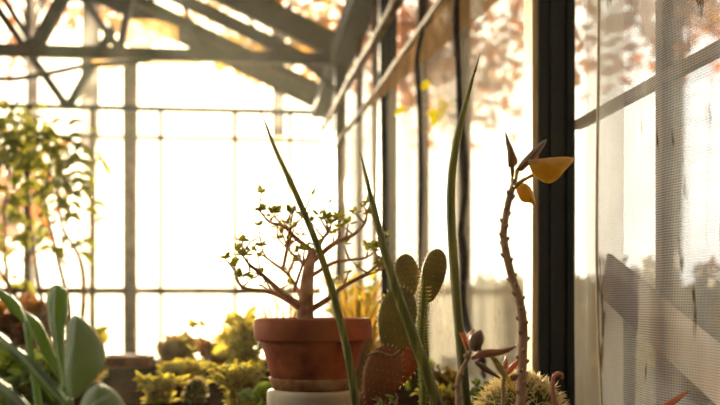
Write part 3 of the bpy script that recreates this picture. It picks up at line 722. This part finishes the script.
bush('green_shrub', 'dark shrub behind the tip of the broad leaves', 'plant', 70, 352, 3.7, 90, GREEN3, 380, .06, 14)
bush('green_shrub', 'large-leaved yellow-green plant climbing behind the pot rim', 'plant', 238, 306, 3.9, 44, GREEN2, 60, .10, 8, asp=.75)
bush('twiggy_bush', 'wispy bare bush left of the brown bush against bright glass', 'bush', 168, 338, 4.6, 60, GREEN3, 60, .03, 16)
bush('green_shrub', 'green sprig with rounded leaves beside the mullion', 'plant', 104, 318, 4.0, 24, GREEN2, 16, .07, 2, asp=.7)
bush('green_shrub', 'dense shrub behind the jade branches near the side wall', 'plant', 352, 272, 4.0, 80, GREEN2, 420, .06, 10, bushy=.9)
grasses('tall_grass', 'clump of yellow grass blades behind the jade plant right branches', 362, 3.0, 62, 268, GREEN3, 60, .009)
grasses('tall_grass', 'thin pale grass clump behind the jade trunk', 285, 3.3, 90, 280, GREEN3, 40, .008)
bush('green_shrub', 'small green plant at the foot of the prickly pear', 'plant', 392, 395, 1.8, 40, GREEN1, 60, .016, 6)
bush('green_shrub', 'low yellow plant right of the white pot stand behind the pear', 'plant', 440, 398, 2.6, 50, GREEN2, 80, .03, 6)
bush('green_shrub', 'round-leaved green plant left of the white stand', 'plant', 262, 392, 2.45, 30, GREEN1, 30, .05, 4, asp=.8)
bush('green_shrub', 'low shrub against the wall foot behind the column cactus', 'plant', 414, 362, 3.3, 44, GREEN1, 240, .03, 10)
bush('green_shrub', 'low dull plant behind the foot of the right spear', 'plant', 448, 366, 2.75, 44, GREEN3, 240, .026, 10)
bush('green_shrub', 'low green plant behind the left side of the barrel cactus', 'plant', 484, 380, 2.3, 40, GREEN1, 200, .022, 9)
# tall sprig
YG = 3.0
sg = thing('flower_sprig', 'tall thin sprig with seed heads leaning left of the pot', 'plant', (P(232, 405, YG).x, YG, BED))
pts = [P(196, 328, YG), P(205, 348, YG), P(218, 376, YG), P(231, 405, YG)]; pts.append(Vector((pts[-1].x + .01, YG, BED - .02)))
m = MB().tube(pts, [.002, .004, .005, .005], 6, 5)
for a, b in (((200, 338), (184, 341)), ((199, 335), (205, 326)), ((203, 345), (192, 350)), ((197, 331), (190, 326))): m.tube([P(*a, YG), P(*b, YG)], [.002, .0015], 5)
m.build('stem', BARK, sg)
for x, y in ((184, 341), (205, 326), (192, 350), (190, 326), (196, 327)):
    f = MB(); tuft(f, P(x, y, YG), 6, .02); f.build('seed_head', GREEN2, sg)
# ball cactus
YQ = 2.9; qc = P(195, 394, YQ); rr = .036
bq = thing('ball_cactus', 'small round green cactus among the low plants left of the pot', 'cactus', (qc.x, YQ, BED))
MB().ellipsoid(qc, Matrix.Rotation(.3, 3, 'Y') @ Matrix.Diagonal((rr * .88, rr * .88, rr * 1.25)), 28, 12, .08).tube([qc, Vector((qc.x, YQ, BED - .02))], [.02, .022], 10).build('body', BARREL, bq)
s = MB()
for k in range(260):
    a = rnd(0, 6.28); e = rnd(-.6, 1.57); d = Vector((math.cos(a) * math.cos(e), math.sin(a) * math.cos(e), math.sin(e))); q = qc + Matrix.Rotation(.3, 3, 'Y') @ Vector((d.x * rr * .88, d.y * rr * .88, d.z * rr * 1.25))
    s.tube([q, q + d * .009], [.0007, .0003], 3)
o = s.build('spines', SPINE, bq); o['kind'] = 'stuff'
# trough
YW = 4.5; a = P(105, 376, YW); b = P(151, 376, YW); zt_ = P(128, 375, YW).z
tg_ = thing('planting_trough', 'low terracotta trough standing below the thick mullion', 'trough', ((a.x + b.x) / 2, YW, BED))
z0 = BED + .0; z1 = max(zt_, BED + .05)
MB().box((a.x, YW - .09, z0), (b.x, YW + .09, z1 - .012)).build('body', TERRA, tg_, False)
MB().box((a.x - .01, YW - .10, z1 - .02), (b.x + .01, YW - .08, z1)).box((a.x - .01, YW + .08, z1 - .02), (b.x + .01, YW + .10, z1)).box((a.x - .01, YW - .08, z1 - .02), (a.x + .01, YW + .08, z1)).box((b.x - .01, YW - .08, z1 - .02), (b.x + .01, YW + .08, z1)).build('rim', TERRA_R, tg_, False)
# climber at left
YV = 4.4
vi = thing('climbing_plant', 'tall leafy climber hanging out of focus at the left edge', 'plant', (P(45, 405, YV).x, YV, BED))
st = MB(); lf = MB()
paths = [[(48, 480), (52, 360), (40, 290), (30, 220), (22, 150), (10, 110)], [(56, 480), (70, 330), (58, 260), (45, 200), (50, 160), (40, 130)],
         [(40, 480), (10, 300), (4, 220), (8, 160), (-10, 120)], [(60, 480), (84, 290), (62, 225), (58, 180), (75, 140)], [(44, 480), (28, 330), (-5, 260), (-20, 190), (-15, 140)]]
for pth in paths:
    dy = rnd(-.3, .3); sp = spline([P(x, y, YV + (dy if i else 0)) for i, (x, y) in enumerate(pth)], 10); sp[0].z = BED - .02
    st.tube(sp, [.012, .009, .005, .002], 6)
    for k in range(105):
        i = int(len(sp) * (.30 + .69 * math.sqrt(random.random()))); i = min(i, len(sp) - 1); p = sp[i]; a2 = rnd(0, 6.28); el = rnd(-.9, .5)
        dv = Vector((math.cos(a2) * math.cos(el), math.sin(a2) * math.cos(el), math.sin(el))); p = p + dv * rnd(0, .16); s_ = rnd(.04, .08)
        lf.leaf([p, p + dv * s_ * .5 + Vector((0, 0, .012)), p + dv * s_ + Vector((0, 0, -.01))], s_ * .5, (rnd(-.5, .5), -.8, .8), .1, .001, 3, 2)
st.build('stems', BARK, vi); lf.build('foliage', GREEN4, vi)

# dark strip added behind the woven cloth to imitate a slanting shadow
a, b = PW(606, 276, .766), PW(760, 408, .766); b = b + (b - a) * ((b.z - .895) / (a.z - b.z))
tag(MB().beam(a, b, .008, .10).build('shadow_strip', DARKWOOD, None, False), 'broad dark slanting strip added as a shadow on the woven shade cloth', 'shadow_band')
# hedge outside the side wall
hd = thing('evergreen_hedge', 'dark evergreen hedge outside along the glass side wall', 'hedge', (2.9, 8, -.12))
lf = MB(); lf2 = MB()
for k in range(5200):
    y = rnd(1.5, 18); z = rnd(0, 1.38 + .2 * noise.noise(Vector((y * .8, 0, 0)))); x = 2.9 + rnd(-.4, .4)
    d = Vector((rnd(-1, .4), rnd(-1, 1), rnd(-.5, 1))).normalized(); p = Vector((x, y, z)); lf.leaf([p, p + d * .2], .14, (rnd(-1, 1), rnd(-1, 1), rnd(-1, 1)), .1, .002, 2, 2)
lf2.box((2.75, 1.5, -.12), (3.05, 18, 1.2)); lf2.build('core', TRUNK, hd, False); o = lf.build('foliage', HEDGE, hd); o['kind'] = 'stuff'

# withered dark vine down the long sheet
def on_film(px, py, x=.715): return PW(px, py, x)
wv = thing('withered_vine', 'dark withered vine strip hanging down the cream sheet beside the right spear', 'vine', on_film(462, 60))
m = MB(); pth = [on_film(x, y) for x, y in ((456, 20), (458, 60), (460, 110), (463, 150), (465, 190), (461, 230), (464, 262), (463, 300), (468, 330), (482, 355), (484, 372))]
top = pth[0].copy(); tt = (top.y - p0.y) / (pB.y - p0.y); pth.insert(0, Vector((.725, top.y, p0.z + (pB.z - p0.z) * tt - .01)))
m.tube(pth, [.010, .013, .009, .012, .015, .009, .016, .010, .015, .008, .005], 7, 6); m.build('stem', DARKV, wv)
lf = MB(); sp = spline(pth, 10)
for k in range(150):
    p = random.choice(sp[6:]); d = Vector((rnd(-.2, .1), rnd(-1, 1), rnd(-1.6, .4))).normalized(); s_ = rnd(.012, .034)
    lf.leaf([p, p + d * s_ * .5, p + d * s_], s_ * .5, (-1, -.4, .2), .2, .0008, 3, 2)
lf.build('shrivelled_leaves', DARKV, wv)
# vine with yellow leaves
yv = thing('yellow_leaf_vine', 'thin vine with bright yellow leaves hanging before the cream sheet', 'vine', on_film(418, 60, .70))
pth = [on_film(x, y, .70) for x, y in ((417, 60), (419, 95), (420, 130), (421, 180), (420, 230), (419, 280))]
tt = (pth[0].y - p0.y) / (pB.y - p0.y); pth.insert(0, Vector((.725, pth[0].y, p0.z + (pB.z - p0.z) * tt - .01)))
MB().tube(pth, [.009, .012, .009, .011, .006], 7, 6).build('stem', DARKV, yv)
yl = [([(394, 117), (396, 110), (401, 106), (406, 106), (407, 109), (402, 113), (397, 115)], (418, 104)), ([(417, 91), (420, 85), (425, 80), (429, 81), (430, 86), (424, 90)], (418, 90)),
      ([(427, 111), (435, 109), (445, 112), (444, 118), (438, 122), (432, 127), (430, 120)], (419, 112)), ([(437, 97), (442, 100), (451, 105), (447, 110), (440, 112), (438, 106)], (419, 105)),
      ([(460, 92), (466, 90), (467, 96), (466, 103), (461, 99)], (440, 108)), ([(459, 144), (465, 141), (467, 148), (465, 155), (460, 153)], (420, 130))]
for outl, att in yl:
    Yl = on_film(418, 100, .70).y + rnd(-.05, .03)
    m = MB().blade(outl, Yl, .001, .008)
    c = sum((P(x, y, Yl) for x, y in outl), Vector()) / len(outl); m.tube([c, P(att[0], att[1], Yl)], [.0012, .0010], 5); m.build('leaf', YLEAF, yv)

# ------------------------------------------------------------------ autumn trees outside
def tree(label, x, y, z0, z1, rx_, ry_, mt, n=1400, ls=.22, clumps=22):
    o = thing('autumn_tree', label, 'tree', (x, y, -.12), 'autumn trees outside the glass')
    tk = MB(); tk.tube([Vector((x, y, -.12)), Vector((x + .1, y, z0)), Vector((x, y + .1, (z0 + z1) / 2)), Vector((x + .1, y, z1 * .95))], [.16, .13, .08, .03], 8, 5)
    lf = MB(); zc = (z0 + z1) / 2; rz = (z1 - z0) / 2; cl = []
    while len(cl) < clumps:
        v = Vector((rnd(-1, 1), rnd(-1, 1), rnd(-1, 1)))
        if v.length < 1: cl.append(Vector((x + v.x * rx_, y + v.y * ry_, zc + v.z * rz)))
    for c in cl:
        tk.tube([Vector((x + .05, y, max(z0, c.z - .8 - rnd(0, .5)))), (Vector((x, y, c.z)) + c) / 2, c], [.05, .03, .01], 5, 4)
        for k in range(n // clumps):
            p = c + Vector((random.gauss(0, .38), random.gauss(0, .38), random.gauss(0, .32))); d = Vector((rnd(-1, 1), rnd(-1, 1), rnd(-1, .6))).normalized(); s_ = ls * rnd(.6, 1.3)
            if p.z < z0 - .2: continue
            lf.leaf([p, p + d * s_], s_ * .7, (rnd(-1, 1), rnd(-1, 1), rnd(-1, 1)), .1, .002, 2, 2)
    tk.build('trunk', TRUNK, o); f = lf.build('crown', mt, o); f['kind'] = 'stuff'
T = [('rust-leaved tree far beyond the end gable', -9, 20, 5.6, 10, 2.6, 2, 1), ('orange tree beyond the upper left of the end wall', -4.6, 22, 6.2, 11, 2.4, 2, 0),
     ('golden tree behind the gable centre', .6, 21, 5.6, 10, 2.2, 1.8, 2), ('rusty tree behind the far corner of the house', 3.6, 17, 4.2, 8.5, 1.8, 1.8, 1),
     ('orange tree outside the second wall bay', 4.6, 10.6, 3.9, 8.2, 1.6, 2, 0), ('golden tree outside the first wall bay', 4.4, 7.8, 3.8, 7.2, 1.5, 1.6, 2),
     ('rust tree outside near the dark post', 4.3, 5.2, 3.6, 6.6, 1.2, 1.1, 0), ('pale golden tree outside near the woven cloth', 4.8, 2.7, 3.3, 6, 1.2, 1.1, 2),
     ('tall rust tree above the roof', -2.4, 15.5, 7.2, 11, 2.4, 1.6, 1), ('orange tree above the eave corner', 3.9, 12.4, 5.0, 9.5, 1.5, 1.6, 0)]
T.append(('low dull bushy tree outside the left of the end wall', -4.3, 14.5, .5, 4.2, 1.25, 1.0, 1))
for lab, x, y, z0, z1, a, b, k in T: tree(lab, x, y, z0, z1, a, b, FALL[k])
